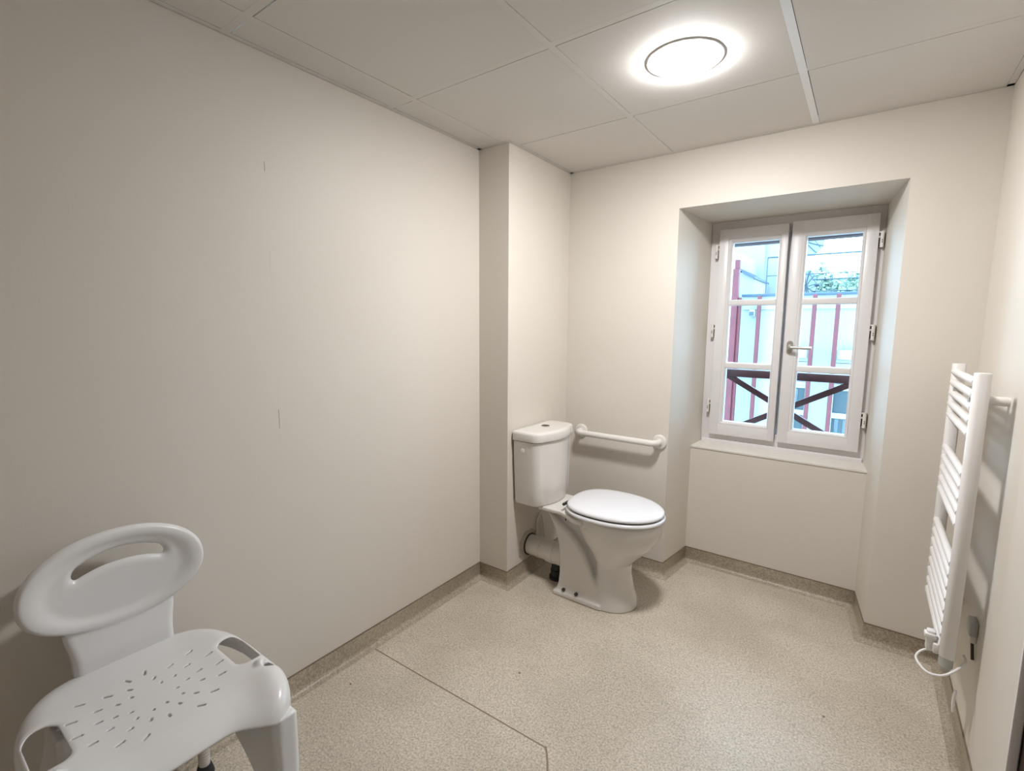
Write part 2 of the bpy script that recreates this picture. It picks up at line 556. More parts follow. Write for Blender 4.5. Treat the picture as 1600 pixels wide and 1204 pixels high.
# ceiling
ceil = MB().box(-0.14, 2.2, YF - 0.1, 3.0, H + 0.16, H + 0.22).obj('ceiling', M_VOID, origin=(0, 0, H), kind='structure',
    label='suspended ceiling of grey-white square tiles', category='ceiling')
rng = random.Random(4)
tee_x = [G0 + TILE * k for k in range(0, 3)]
tee_y = [R0 + TILE * k for k in (-4, -3, -2, -1, 0, 1)]
TW = 0.012
xs = [0.0] + tee_x + [W]
ys = [YF] + [t for t in tee_y if t > YF + 0.05] + [YB]
LIGHT = (1.046, 1.552)
for i in range(len(xs) - 1):
    for j in range(len(ys) - 1):
        g = [rng.choice((0.0018, 0.0024)), 0.0004, rng.choice((0.0026, 0.0034)), 0.0003]
        if (i, j) == (1, len(ys) - 2): g[2] = 0.004
        x0 = xs[i] + (TW if i else 0.0215) + g[0]
        x1 = xs[i + 1] - (TW if i < len(xs) - 2 else 0.0215) - g[1]
        y0 = ys[j] + (TW if j else 0.0215) + g[2]
        y1 = ys[j + 1] - (TW if j < len(ys) - 2 else 0.0215) - g[3]
        if i == 1 and j == len(ys) - 2:
            x0 = PX + 0.0235
        zb = H + rng.uniform(0.0001, 0.0002)
        zt_ = zb + 0.012
        b = MB()
        if i == 0 and j == len(ys) - 2:
            # only the sliver in front of the pillar exists in this strip
            continue
        if i == 0 and j == len(ys) - 3:
            y1 = YP - 0.022
        if i == 1 and j == len(ys) - 3:
            b.prism([(x0, y0), (x1, y0), (x1, y1), (PX + 0.022, y1), (PX + 0.022, YP - 0.022), (x0, YP - 0.022)], zb, zt_)
        else:
            b.box(x0, x1, y0, y1, zb, zt_)
        b.obj('ceiling_tile', M_TILE, ceil)
for k, x in enumerate(tee_x):
    y1 = YP - 0.02 if k == 0 else YB - 0.02
    MB().box(x - TW, x + TW, YF, y1, H, H + 0.0014).box(x - 0.0006, x + 0.0006, YF, y1, H + 0.0014, H + 0.03).obj('main_tee', M_TEE_W if k == 2 else M_TEE, ceil)
for y in tee_y:
    if y < YF + 0.05: continue
    MB().box(PX + 0.02 if y > YP else 0.02, W - 0.02, y - TW, y + TW, H + 0.0001, H + 0.0015).box(PX + 0.02 if y > YP else 0.02, W - 0.02, y - 0.001, y + 0.001, H + 0.0015, H + 0.03).obj('cross_tee', M_TEE, ceil)
# perimeter wall angle
for a in ((0.0, 0.0205, YF, YP), (0.0, PX + 0.0205, YP - 0.0205, YP), (PX, PX + 0.0205, YP, YB), (PX, W, YB - 0.0205, YB), (W - 0.0205, W, YF, YB), (0, W, YF, YF + 0.0205)):
    x0, x1, y0, y1 = a
    b = MB().box(x0, x1, y0, y1, H - 0.0002, H + 0.0013)
    if x1 - x0 < 0.03:
        xx = x0 if x0 < 1 else x1 - 0.0015
        b.box(xx, xx + 0.0015, y0, y1, H - 0.0002, H + 0.02)
    else:
        yy = y1 - 0.0015 if y0 > 0 else y0
        b.box(x0, x1, yy, yy + 0.0015, H - 0.0002, H + 0.02)
    b.obj('wall_angle', M_TEE, ceil)

# ================================================================== WINDOW
win = empty('window_1', (1.228, 2.78, 0.675), kind='structure', label='white two-leaf casement window with three panes per leaf', category='window')
fr = MB()
fx0, fx1, fz0, fz1 = 0.846, 1.612, 0.672, 1.896
fr.box(fx0, 0.925, 2.78, 2.84, fz0, fz1, 0.003)
fr.box(1.553, fx1, 2.78, 2.84, fz0, fz1, 0.003)
fr.box(0.92, 1.558, 2.7802, 2.84, 1.81, fz1, 0.003)
fr.box(0.92, 1.558, 2.7802, 2.84, fz0, 0.765, 0.003)
fr.box(fx0 + 0.006, fx1 - 0.006, 2.770, 2.785, 0.672, 0.700, 0.004)   # lower rail nosing
frame = fr.obj('frame', M_WINWHITE, win, smooth=40)
MB().box(1.188, 1.272, 2.803, 2.835, 0.76, 1.815, 0.003).obj('meeting_stile', M_WINWHITE, win, smooth=40)
# sill board
si = MB()
si.add([(NX0I - 0.004, NYB - 0.004, 0.663), (NX1I + 0.004, NYB - 0.004, 0.663), (1.609, 2.785, 0.672), (0.846, 2.785, 0.672),
        (NX0I - 0.004, NYB - 0.004, 0.671), (NX1I + 0.004, NYB - 0.004, 0.671), (1.609, 2.785, 0.680), (0.846, 2.785, 0.680)],
       [[0, 3, 2, 1], [4, 5, 6, 7], [0, 1, 5, 4], [1, 2, 6, 5], [2, 3, 7, 6], [3, 0, 4, 7]])
si.obj('sill', M_SILL, win)
def sash(x0, x1, z0, z1, bx0, bx1, bz0, bz1, gx0, gx1, gz0, gz1):
    YS0, YS1 = 2.750, 2.7795
    s = MB()
    s.box(x0, bx0, YS0, YS1, z0, z1, 0.003)
    s.box(bx1, x1, YS0, YS1, z0, z1, 0.003)
    s.box(bx0 - 0.004, bx1 + 0.004, YS0 + 0.0002, YS1, z0, bz0, 0.003)
    s.box(bx0 - 0.004, bx1 + 0.004, YS0 + 0.0002, YS1, bz1, z1, 0.003)
    # part of the leaf that closes inside the frame
    s.box(bx0 - 0.012, bx0 + 0.004, YS1 - 0.001, 2.80, z0 + 0.05, z1 - 0.05)
    s.box(bx1 - 0.004, bx1 + 0.012, YS1 - 0.001, 2.80, z0 + 0.05, z1 - 0.05)
    o = s.obj('sash', M_WINWHITE, win, smooth=40)
    # sloping glazing bead
    def bead(rows):
        b = MB()
        a = [(bx0, bz0), (bx1, bz0), (bx1, bz1), (bx0, bz1)]
        g = [(gx0, gz0), (gx1, gz0), (gx1, gz1), (gx0, gz1)]
        R = []
        for t, y in rows:
            R.append([(p[0] + (q[0] - p[0]) * t, y, p[1] + (q[1] - p[1]) * t) for p, q in zip(a, g)])
        R.append(R[0])
        b.rings(R, False, False)
        return b
    bead([(0, YS0 + 0.003), (0.15, YS0 + 0.001), (0.45, YS0 + 0.002), (0.8, YS0 + 0.009), (1, YS0 + 0.012), (1, 2.80), (0, 2.80)]).obj('glazing_bead', M_WINWHITE, o, smooth=30)
    for zc in (1.461, 1.1225):
        MB().box(gx0 - 0.003, gx1 + 0.003, YS0 + 0.005, 2.798, zc - 0.0155, zc + 0.0155, 0.005, 3).obj('glazing_bar', M_WINWHITE, o, smooth=50)
    zz = [gz0, 1.1225, 1.461, gz1]
    for k in range(3):
        MB().box(gx0 - 0.006, gx1 + 0.006, 2.776, 2.780, zz[k] - (0.006 if k == 0 else -0.002), zz[k + 1] + (0.006 if k == 2 else -0.002)).obj('pane', M_GLASS, o)
    for cx_ in (x0 + 0.018, x1 - 0.018):
        MB().box(cx_ - 0.006, cx_ + 0.006, YS0 - 0.002, YS0 + 0.002, z1 - 0.038, z1 - 0.018, 0.0008).box(cx_ - 0.001, cx_ + 0.001, YS0 - 0.0032, YS0, z1 - 0.033, z1 - 0.020).obj('corner_cap', M_WHITEPL, o, smooth=40)
    return o
sl = sash(0.894, 1.221, 0.732, 1.849, 0.942, 1.188, 0.793, 1.797, 0.961, 1.181, 0.809, 1.776)
sr = sash(1.236, 1.586, 0.732, 1.854, 1.285, 1.538, 0.796, 1.797, 1.302, 1.525, 0.807, 1.777)
# handle on the right leaf
ho = MB()
pl = []
def stadium(cx, cz, hw, hl, n=10):
    r = []
    for k in range(2 * n):
        a = math.pi * k / (n - 0.5) if False else 2 * math.pi * k / (2 * n)
        r.append((cx + hw * math.cos(a), cz + (hl - hw) * (1 if math.sin(a) >= 0 else -1) + hw * math.sin(a)))
    return r
def plate(mb, cx, cz, hw, hl, y0, y1):
    R = []
    for dy, ins in ((0, 0), ((y1 - y0) * 0.7, 0), (y1 - y0, 0.0025)):
        R.append([(a, y0 + dy, b) for a, b in stadium(cx, cz, hw - ins, hl - ins)])
    return mb.rings(R)
plate(ho, 1.264, 1.230, 0.0145, 0.034, 2.7505, 2.7415)
ho.lathe((1.264, 2.7415, 1.232), (0, -1, 0), [(0, 0.011), (0.012, 0.010), (0.030, 0.0085)])
lever = spline([(1.264, 2.712, 1.232), (1.275, 2.709, 1.2315), (1.30, 2.708, 1.231), (1.362, 2.708, 1.230)], 5)
ho.tube(lever, [0.0095] * 3 + [0.008] * (len(lever) - 3), 12)
ho.lathe((1.264, 2.718, 1.232), (0, -1, 0), [(0, 0.0095), (0.01, 0.0095), (0.016, 0.006), (0.017, 0)])
ho.obj('handle', M_NICKEL, sr, smooth=40)
# hinges on both sides
for sx, xx in ((1, 1.599), (-1, 0.881)):
    for zc in (1.735, 1.311, 0.892):
        hb = MB()
        hb.cyl((xx, 2.752, zc - 0.036), (xx, 2.752, zc + 0.036), 0.0075, 14)
        hb.box(xx - 0.0075, xx + 0.0075, 2.752, 2.782, zc - 0.036, zc + 0.036, 0.002)
        for dz in (0.012, 0.034):
            hb.box(min(xx, xx - sx * 0.02), max(xx, xx - sx * 0.02), 2.752, 2.757, zc + dz - 0.004, zc + dz + 0.003, 0.001)
        h_ = hb.obj('hinge', M_WHITEPL, win, smooth=40)
        for dz in (-0.004, -0.013):
            MB().cyl((xx + 0.001, 2.7455, zc + dz), (xx + 0.001, 2.7425, zc + dz), 0.0024, 8).obj('screw', M_DARKMETAL, h_)
        MB().box(min(xx - sx * 0.0075, xx - sx * 0.0125), max(xx - sx * 0.0075, xx - sx * 0.0125), 2.764, 2.781, zc - 0.03, zc + 0.036).obj('hinge_shadow_gap', M_DARKMETAL, h_)  # dark strip painted in for the shadow gap beside the hinge
# dark painted lintel outside
MB().box(0.848, 1.607, 2.90, 3.0, 1.788, 1.89, 0.004).obj('trim_2', M_REDPAINT, origin=(1.2, 2.95, 1.788), smooth=40, kind='structure',
    label='dark red lintel board outside the window top', category='trim')

# guard rail in the opening
gr = empty('window_guard', (1.228, 2.95, 0.68), label='dark red guard rail with crossed bars just outside the window', category='guard rail')
MB().box(0.850, 1.605, 2.93, 2.97, 1.045, 1.088, 0.004).obj('top_rail', M_REDPAINT, gr, smooth=40)
MB().box(0.850, 1.605, 2.93, 2.97, 0.672, 0.700, 0.004).obj('bottom_rail', M_REDPAINT, gr, smooth=40)
for k, (a, b_) in enumerate((((0.895, 1.075), (1.565, 0.690)), ((0.895, 0.690), (1.565, 1.062)))):
    a, b_ = Vector(a), Vector(b_)
    t = (b_ - a).normalized()
    nn = Vector((-t.y, t.x)) * 0.0155
    y0 = 2.938 if k else 2.9405
    MB().prism([tuple(a + nn), tuple(b_ + nn), tuple(b_ - nn), tuple(a - nn)], y0, y0 + 0.02, axis=1).obj('diagonal_bar', M_REDPAINT, gr)

# ================================================================== CEILING LIGHT
cl = empty('ceiling_light', (LIGHT[0], LIGHT[1], H), label='round glowing ceiling light with white rim', category='ceiling light')
MB().lathe((LIGHT[0], LIGHT[1], H + 0.0016), (0, 0, -1), [(0, 0.117), (0.0030, 0.1172), (0.0042, 0.1155), (0.0046, 0.105), (0.0044, 0.0985), (0.0, 0.0985)], 56).obj('rim', M_WINWHITE, cl, smooth=40)
MB().lathe((LIGHT[0], LIGHT[1], H + 0.0014), (0, 0, -1), [(0, 0.098), (0.0085, 0.098), (0.0125, 0.0955), (0.0155, 0.086), (0.0175, 0.068), (0.0185, 0.042), (0.019, 0.012), (0.019, 0.001)], 56).obj('diffuser', M_LAMP, cl, smooth=60)

# ================================================================== TOILET
TY = 2.008
toi = empty('toilet', (0.56, TY, 0), label='white ceramic close-coupled toilet with closed lid', category='toilet')
zk = np.array([0.0, 0.015, 0.04, 0.08, 0.15, 0.21, 0.26, 0.31, 0.36, 0.41, 0.446])
xfk = np.array([0.790, 0.790, 0.786, 0.770, 0.754, 0.756, 0.800, 0.850, 0.882, 0.898, 0.900])
xbk = np.array([0.54, 0.54, 0.55, 0.57, 0.592, 0.588, 0.560, 0.522, 0.495, 0.468, 0.460])
hwk = np.array([0.118, 0.117, 0.112, 0.106, 0.101, 0.104, 0.124, 0.148, 0.166, 0.178, 0.180])
def curve(z, k):
    # smooth piecewise interpolation
    zz = np.linspace(0, 0.446, 400)
    yy = np.interp(zz, zk, k)
    ker = np.hanning(31)
    ker /= ker.sum()
    yp = np.pad(yy, 15, mode='reflect', reflect_type='odd')
    return np.interp(z, zz, np.convolve(yp, ker, 'valid'))
blk = [(0.335, 0.418), (0.362, 0.372), (0.393, 0.320), (0.414, 0.262), (0.423, 0.200), (0.424, 0.110), (0.418, 0.050), (0.408, 0.0),
       (0.640, 0.0), (0.640, 0.10), (0.605, 0.145), (0.588, 0.190), (0.562, 0.242), (0.525, 0.290), (0.475, 0.330), (0.420, 0.362), (0.365, 0.400), (0.345, 0.418)]
def bowl(x, y, z):
    v = y - TY
    xf, xb, hw = curve(z, xfk), curve(z, xbk), curve(z, hwk)
    xc = xb * 0.52 + xf * 0.48
    q = x - xc
    L = np.where(q > 0, xf - xc, xc - xb)
    g = np.sqrt((q / L) ** 2 + (v / hw) ** 2 + 1e-9)
    cone = (g - 1) * np.minimum(L, hw)
    top = z - 0.446
    e = smax(cone, top, 0.010)
    # trapway block behind, with an undercut between it and the bowl
    wz = 0.108 + 0.020 * (1 - sm(z, 0.0, 0.06)) - 0.012 * sm(z, 0.2, 0.4)
    pd = poly_sdf(x, z, blk) + 0 * v
    dv = np.abs(v) - wz
    r = 0.020
    a, b = pd + r, dv + r
    bl = np.minimum(np.maximum(a, b), 0) + np.sqrt(np.maximum(a, 0) ** 2 + np.maximum(b, 0) ** 2) - r
    bl = smax(bl, -(z + 0.0), 0.002)
    # web in the middle
    pw = poly_sdf(x, z, [(0.36, 0.42), (0.42, 0.30), (0.43, 0.0), (0.72, 0.0), (0.72, 0.42)])
    web = np.maximum(pw, np.abs(v) - 0.056)
    # foot flange
    fo = np.maximum(np.maximum(0.405 - x, x - 0.66), np.maximum(np.abs(v) - 0.126, z - 0.022))
    # shelf that carries the cistern
    hwS = 0.120 + 0.055 * sm(x, 0.42, 0.55)
    sx = np.maximum(0.300 - x, x - 0.58)
    a, b, c = sx + 0.010, np.abs(v) - hwS + 0.010, np.abs(z - 0.424) - 0.010 + 0.007
    sh = np.sqrt(np.maximum(a, 0) ** 2 + np.maximum(b, 0) ** 2 + np.maximum(c, 0) ** 2) + np.minimum(np.maximum(np.maximum(a, b), c), 0) - 0.008
    # little overflow ledge on each flank
    lx = np.clip(x, 0.602, 0.692)
    ov = np.sqrt((x - lx) ** 2 + (np.abs(v) - (0.169 - (lx - 0.602) * 0.02)) ** 2 + (z - 0.402 + (lx - 0.602) * 0.06) ** 2) - 0.0075
    o = smin(e, web, 0.016)
    o = smin(o, bl, 0.010)
    o = smin(o, fo, 0.014)
    o = smin(o, sh, 0.018)
    o = smin(o, ov, 0.004)
    return np.maximum(o, -z + 0.0006)
surf_obj('bowl', bowl, (0.28, TY - 0.21, -0.012), (0.925, TY + 0.21, 0.47), 0.004, M_CERAMIC, toi)
bowl_o = toi.children[0]
for sgn in (-1, 1):
    for x in (0.462, 0.532):
        yy = TY + sgn * 0.1195
        MB().lathe((x, yy, 0.037), (0, sgn, 0.25), [(-0.012, 0.0085), (0.004, 0.0085), (0.008, 0.006), (0.009, 0.001)], 14).obj('bolt', M_DARKMETAL, bowl_o, smooth=40)

# seat and lid share an egg outline
def egg(scale_x=1.0, inset=0.0, n=72, xc=0.648, LF=0.256, LB=0.208, HW=0.194):
    out = []
    LF, LB, HW = LF - inset, LB - inset, HW - inset
    for k in range(n):
        a = 2 * math.pi * k / n
        c, s = math.cos(a), math.sin(a)
        if c >= 0:
            p = 2.08
            L = LF
        else:
            p = 2.55
            L = LB
        out.append((xc + L * math.copysign(abs(c) ** (2 / p), c), TY + HW * math.copysign(abs(s) ** (2 / p), s)))
    return out
def egg_stack(prof, hole=None):
    R = [[(x, y, z) for x, y in egg(inset=i)] for i, z in prof]
    return MB().rings(R)
def ring_stack(prof):
    R = [[(x, y, z) for x, y in egg(inset=i)] for i, z in prof]
    R.append(R[0])
    return MB().rings(R, False, False)
ring_stack([(0.070, 0.449), (0.006, 0.449), (0.001, 0.452), (0.0, 0.457), (0.002, 0.463), (0.007, 0.467), (0.066, 0.467), (0.072, 0.461)]).obj('seat', M_SEAT, toi, smooth=50)
egg_stack([(0.085, 0.4745), (0.012, 0.4735), (0.007, 0.4745), (0.005, 0.479), (0.0065, 0.484), (0.012, 0.489), (0.022, 0.4925), (0.05, 0.4955), (0.10, 0.4975), (0.15, 0.498)]).obj('lid', M_SEAT, toi, smooth=50)
MB().rings([[(x, y, z) for x, y in egg(inset=i)] for i, z in ((0.055, 0.4665), (0.013, 0.4665), (0.013, 0.4742), (0.055, 0.4742), (0.055, 0.4665))], False, False).obj('lid_gap_shade', M_BLACK, toi)  # black ring fills the slit under the lid, its shade put in as colour
for sgn in (-1, 1):
    hb = MB().cyl((0.452, TY + sgn * 0.062, 0.434), (0.452, TY + sgn * 0.062, 0.4705), 0.0095, 14)
    hb.cyl((0.449, TY + sgn * 0.046, 0.4705), (0.449, TY + sgn * 0.112, 0.4705), 0.0075, 14)
    MB().cyl((0.455, TY + sgn * 0.098, 0.385), (0.455, TY + sgn * 0.098, 0.42), 0.003, 8).obj('hinge_screw', M_DARKMETAL, toi, smooth=40)
    hb.obj('seat_hinge', M_DARKMETAL, toi, smooth=40)

# cistern
def cist_outline(xb, xs, xf, hw, r, n=8):
    """rounded plan with a bowed front"""
    pts = [(xb, TY - hw + 0.008), (xb + 0.008, TY - hw)]
    k = []
    # near side to front corner
    for t in range(n + 1):
        a = math.pi / 2 * t / n
        k.append((xs - r + r * math.sin(a), TY - hw + r - r * math.cos(a)))
    pts += k
    m = 14
    for t in range(1, m):
        u = -1 + 2 * t / m
        pts.append((xs + (xf - xs) * (1 - u * u), TY + u * (hw - r)))
    for t in range(n + 1):
        a = math.pi / 2 * t / n
        pts.append((xs - r + r * math.cos(a), TY + hw - r + r * math.sin(a)))
    pts += [(xb + 0.008, TY + hw), (xb, TY + hw - 0.008)]
    return pts
cb = MB()
R = []
for z, dh, ins in ((0.434, 0.0, 0.010), (0.438, 0.0, 0.003), (0.446, 0.0, 0.0), (0.52, 0.005, 0), (0.62, 0.011, 0), (0.70, 0.015, 0), (0.763, 0.017, 0)):
    hw = 0.160 + dh - ins
    R.append([(x, y, z) for x, y in cist_outline(0.188 + ins * 0.2, 0.338 - ins, 0.366 - ins + dh * 0.1, hw, 0.042)])
cis = cb.rings(R).obj('cistern', M_CERAMIC, toi, smooth=45)
R = []
for z, ins in ((0.766, 0.006), (0.766, -0.001), (0.768, -0.005), (0.772, -0.006), (0.800, -0.005), (0.807, -0.003), (0.811, 0.001), (0.8128, 0.006), (0.8138, 0.02), (0.8145, 0.06)):
    R.append([(x, y, z) for x, y in cist_outline(0.186 + max(ins, 0) * 0.5, 0.342 - ins, 0.372 - ins, 0.178 - ins, max(0.045 - ins * 0.5, 0.012))])
MB().rings(R).obj('cistern_lid', M_CERAMIC, toi, smooth=45)
fb = MB().lathe((0.262, TY + 0.010, 0.8135), (0, 0, 1), [(0, 0.0225), (0.0035, 0.0225), (0.0045, 0.020), (0.0040, 0.0185)], 32).obj('flush_button', M_CHROME, toi, smooth=40)
MB().lathe((0.262, TY + 0.010, 0.8135), (0, 0, 1), [(0.003, 0.0182), (0.0050, 0.0182), (0.0058, 0.016), (0.006, 0.001)], 32).obj('push_plate', M_DARKMETAL, fb, smooth=40)
MB().box(0.262 - 0.018, 0.262 + 0.018, TY + 0.0092, TY + 0.0104, 0.8185, 0.8205).obj('button_split', M_CHROME, fb)
MB().lathe((0.248, TY - 0.1735, 0.718), (0, -1, 0.03), [(-0.004, 0.0125), (0.0035, 0.0125), (0.0045, 0.0105), (0.005, 0.001)], 24).obj('side_cap', M_WHITEPL, cis, smooth=40)

# waste pipe through the pillar wall
wp = empty('waste_pipe', (PX, TY, 0.152), label='white plastic waste pipe running from wall to toilet base', category='pipe')
yy = TY - 0.005
MB().lathe((PX + 0.004, yy, 0.155), (1, 0, -0.03), [(0, 0.052), (0.068, 0.052), (0.069, 0.054), (0.082, 0.054), (0.083, 0.051), (0.122, 0.051), (0.123, 0.056), (0.150, 0.056), (0.151, 0.0575), (0.165, 0.0575), (0.166, 0.055), (0.238, 0.055)], 36).obj('pipe', M_WHITEPL, wp, smooth=35)
MB().lathe((PX + 0.0005, yy, 0.155), (1, 0, 0), [(0, 0.0595), (0.006, 0.0595), (0.008, 0.053), (0.002, 0.05)], 36).obj('seal_ring', M_BLACK, wp, smooth=35)
oc = []
for k in range(8):
    a = math.pi / 8 + math.pi / 4 * k
    oc.append((yy - 0.012 + 0.092 * math.cos(a), 0.155 + 0.086 * math.sin(a)))
MB().prism(oc, PX + 0.0002, PX + 0.0035, axis=0).obj('plaster_patch', M_PATCH, wp)
eb = spline([(0.352, TY + 0.02, 0.150), (0.350, TY + 0.02, 0.105), (0.345, TY + 0.02, 0.06), (0.345, TY + 0.02, 0.001)], 5)
MB().tube(eb, 0.032, 16).lathe((0.345, TY + 0.02, 0.0005), (0, 0, 1), [(0, 0.044), (0.012, 0.044), (0.016, 0.036), (0.05, 0.036)], 24).lathe((0.350, TY + 0.02, 0.105), (0, 0, 1), [(-0.014, 0.038), (0.014, 0.038)], 24).obj('drain_elbow', M_BLACK, wp, smooth=40)
# looped supply hose behind the pan
hs = spline([(0.186, 2.055, 0.17), (0.190, 2.064, 0.25), (0.192, 2.072, 0.285), (0.194, 2.086, 0.300), (0.195, 2.102, 0.285), (0.196, 2.116, 0.24), (0.196, 2.128, 0.17), (0.197, 2.132, 0.085)], 6)
MB().tube(hs, 0.0045, 10).obj('water_hose', M_WHITEPL, origin=(0.186, 2.1, 0.085), smooth=50, label='thin white looped hose on the wall behind the toilet', category='hose')

# ================================================================== GRAB BAR
gb = empty('grab_bar', (0.516, YB, 0.733), label='white tubular grab bar on the wall beside the toilet', category='grab bar')
xl, xr, zz = 0.287, 0.745, 0.733
pts = [(xl, YB - 0.004, zz), (xl, YB - 0.030, zz)]
rb = 0.032
for t in range(1, 8):
    a = math.pi / 2 * t / 7
    pts.append((xl + rb - rb * math.cos(a), YB - 0.030 - rb * math.sin(a), zz))
for t in range(0, 8):
    a = math.pi / 2 * t / 7
    pts.append((xr - rb + rb * math.sin(a), YB - 0.030 - rb * math.cos(a), zz))
pts += [(xr, YB - 0.004, zz)]
MB().tube(pts, 0.0165, 20).obj('tube', M_BAR, gb, smooth=60)
for x in (xl, xr):
    MB().lathe((x, YB - 0.0002, zz), (0, -1, 0), [(0, 0.038), (0.006, 0.038), (0.011, 0.035), (0.013, 0.030), (0.013, 0.0185), (0.017, 0.0182), (0.017, 0.001)], 36).obj('wall_flange', M_BAR, gb, smooth=35)

# ================================================================== TOWEL RADIATOR
RX, RN, RF = 1.846, 1.770, 2.205
RZ0, RZ1 = 0.357, 1.212
rad = empty('towel_radiator', (W - 0.06, (RN + RF) / 2, RZ0), label='white ladder towel radiator on the right wall', category='radiator')
def dtube(y, name, flip):
    n = 10
    sec = []
    for k in range(n + 1):
        a = -math.pi / 2 + math.pi * k / n
        sec.append((RX - 0.004 - 0.014 * math.cos(a), y + 0.0175 * math.sin(a)))
    sec += [(RX + 0.014, y + 0.0175), (RX + 0.018, y + 0.0135), (RX + 0.018, y - 0.0135), (RX + 0.014, y - 0.0175)]
    R = []
    for z, s in ((RZ0, 0.93), (RZ0 + 0.002, 1), (RZ1 - 0.002, 1), (RZ1, 0.93)):
        R.append([(RX + (x - RX) * s, y + (q - y) * s, z) for x, q in sec])
    return MB().rings(R).obj(name, M_RAD, rad, smooth=40)
tn = dtube(RN, 'upright_tube', 1)
tf = dtube(RF, 'upright_tube', -1)
bz = [1.185, 1.147, 1.110, 1.072, 1.034, 0.915, 0.877, 0.839, 0.801, 0.763, 0.643, 0.605, 0.567, 0.530, 0.492, 0.454, 0.416, 0.378]
base = MB().cyl((RX - 0.0095, RN + 0.004, bz[0]), (RX - 0.0095, RF - 0.010, bz[0]), 0.0112, 16).obj('bar', M_RAD, rad, smooth=50)
for z in bz[1:]:
    c = base.copy()
    COL.objects.link(c)
    c.parent = rad
    c.location = (0, 0, z - bz[0])
for y, z in ((RF - 0.055, 1.128), (RN + 0.075, 1.128), (RF - 0.10, 0.397)):
    bk = MB().cyl((RX - 0.002, y, z), (W, y, z), 0.0135, 18)
    b_o = bk.obj('wall_bracket', M_WHITEPL, rad, smooth=40)
    MB().box(RX - 0.014, RX + 0.002, y - 0.012, y + 0.012, z - 0.010, z + 0.008, 0.002).obj('clip', M_NICKEL if z > 1 else M_WHITEPL, b_o, smooth=40)
# electric element under the near upright
el = MB().lathe((RX, RN, RZ0 + 0.001), (0, 0, -1), [(0, 0.0165), (0.010, 0.0175), (0.030, 0.0175), (0.034, 0.014), (0.046, 0.010), (0.047, 0.001)], 20).obj('heating_element', M_GREYPL, rad, smooth=40)
MB().box(RX - 0.046, RX - 0.024, RN + 0.028, RN + 0.052, RZ0 - 0.012, RZ0 + 0.052, 0.005, 3).box(RX - 0.052, RX - 0.024, RN + 0.022, RN + 0.05, RZ0 + 0.030, RZ0 + 0.044, 0.004, 3).box(RX - 0.03, RX - 0.006, RN + 0.014, RN + 0.04, RZ0 - 0.010, RZ0 + 0.02, 0.003, 2).obj('thermostat_knob', M_RAD, el, smooth=40)
cb_ = spline([(RX - 0.012, RN + 0.03, RZ0 - 0.008), (RX - 0.045, RN + 0.045, RZ0 - 0.022), (RX - 0.066, RN + 0.02, RZ0 - 0.042), (RX - 0.045, RN - 0.03, RZ0 - 0.050), (RX - 0.012, RN - 0.045, RZ0 - 0.040), (RX + 0.018, RN - 0.03, RZ0 - 0.020), (RX + 0.045, RN + 0.02, RZ0 - 0.012), (W - 0.030, RN + 0.045, RZ0 - 0.004)], 7)
MB().tube(cb_, 0.0036, 10).obj('power_cable', M_RAD, el, smooth=60)
co = empty('cable_outlet', (W, RN + 0.09, 0.40), label='small grey cable outlet on the wall below the radiator', category='outlet')
MB().box(W - 0.020, W - 0.0003, RN + 0.070, RN + 0.125, 0.405, 0.450, 0.004).obj('cover', M_GREYPL, co, smooth=40)
MB().box(W - 0.016, W - 0.0003, RN + 0.080, RN + 0.108, 0.380, 0.4055, 0.003).obj('cable_grommet', M_WHITEPL, co, smooth=40)
MB().tube([(W - 0.008, RN + 0.088, 0.381), (W - 0.007, RN + 0.080, 0.360), (W - 0.006, RN + 0.068, 0.335)], 0.0042, 8).obj('brown_wire', M_BROWN, co, smooth=50)
# loose white cable end hanging near the skirting
MB().tube(spline([(W - 0.045, RN - 0.005, 0.262), (W - 0.047, RN - 0.003, 0.225), (W - 0.044, RN, 0.19)], 5), 0.0042, 10).obj('cable_end', M_RAD, origin=(W - 0.045, RN, 0.19), smooth=60,
    label='loose white cable end hanging below the radiator', category='cable')

# ================================================================== SHOWER CHAIR
CY = 0.254
ch = empty('shower_chair', (0.33, CY, 0), label='white plastic shower chair with perforated seat and oval backrest', category='chair')
slots = [(0.224, 0.359), (0.275, 0.385), (0.33, 0.388), (0.375, 0.374), (0.24, 0.311), (0.272, 0.337), (0.315, 0.347), (0.355, 0.338), (0.417, 0.34), (0.44, 0.303), (0.219, 0.265), (0.257, 0.272), (0.288, 0.304), (0.325, 0.318), (0.39, 0.312), (0.287, 0.277), (0.337, 0.293), (0.367, 0.293), (0.22, 0.231), (0.257, 0.224), (0.288, 0.219), (0.368, 0.261), (0.395, 0.277), (0.415, 0.25), (0.369, 0.236), (0.397, 0.222), (0.289, 0.193), (0.339, 0.204), (0.369, 0.205), (0.442, 0.2), (0.242, 0.187), (0.327, 0.179), (0.359, 0.162), (0.392, 0.187), (0.419, 0.162), (0.226, 0.141), (0.276, 0.161), (0.318, 0.153), (0.378, 0.129), (0.279, 0.116), (0.335, 0.114)]
SX, SYC = 0.335, 0.250      # centre of the slot rosette
def seat_top(x, t):
    a = np.abs(t)
    z = 0.490 + 0.010 * sm(a, 0.08, 0.20)
    # front shoulders above the legs stand proud, the middle rolls down
    z = z + 0.012 * sm(a, 0.12, 0.20) * sm(x, 0.40, 0.50)
    z = z - 0.045 * sm(x, 0.455, 0.60) * (1 - 0.62 * sm(a, 0.06, 0.18))
    z = z + 0.006 * (1 - sm(x, 0.10, 0.20))
    return z
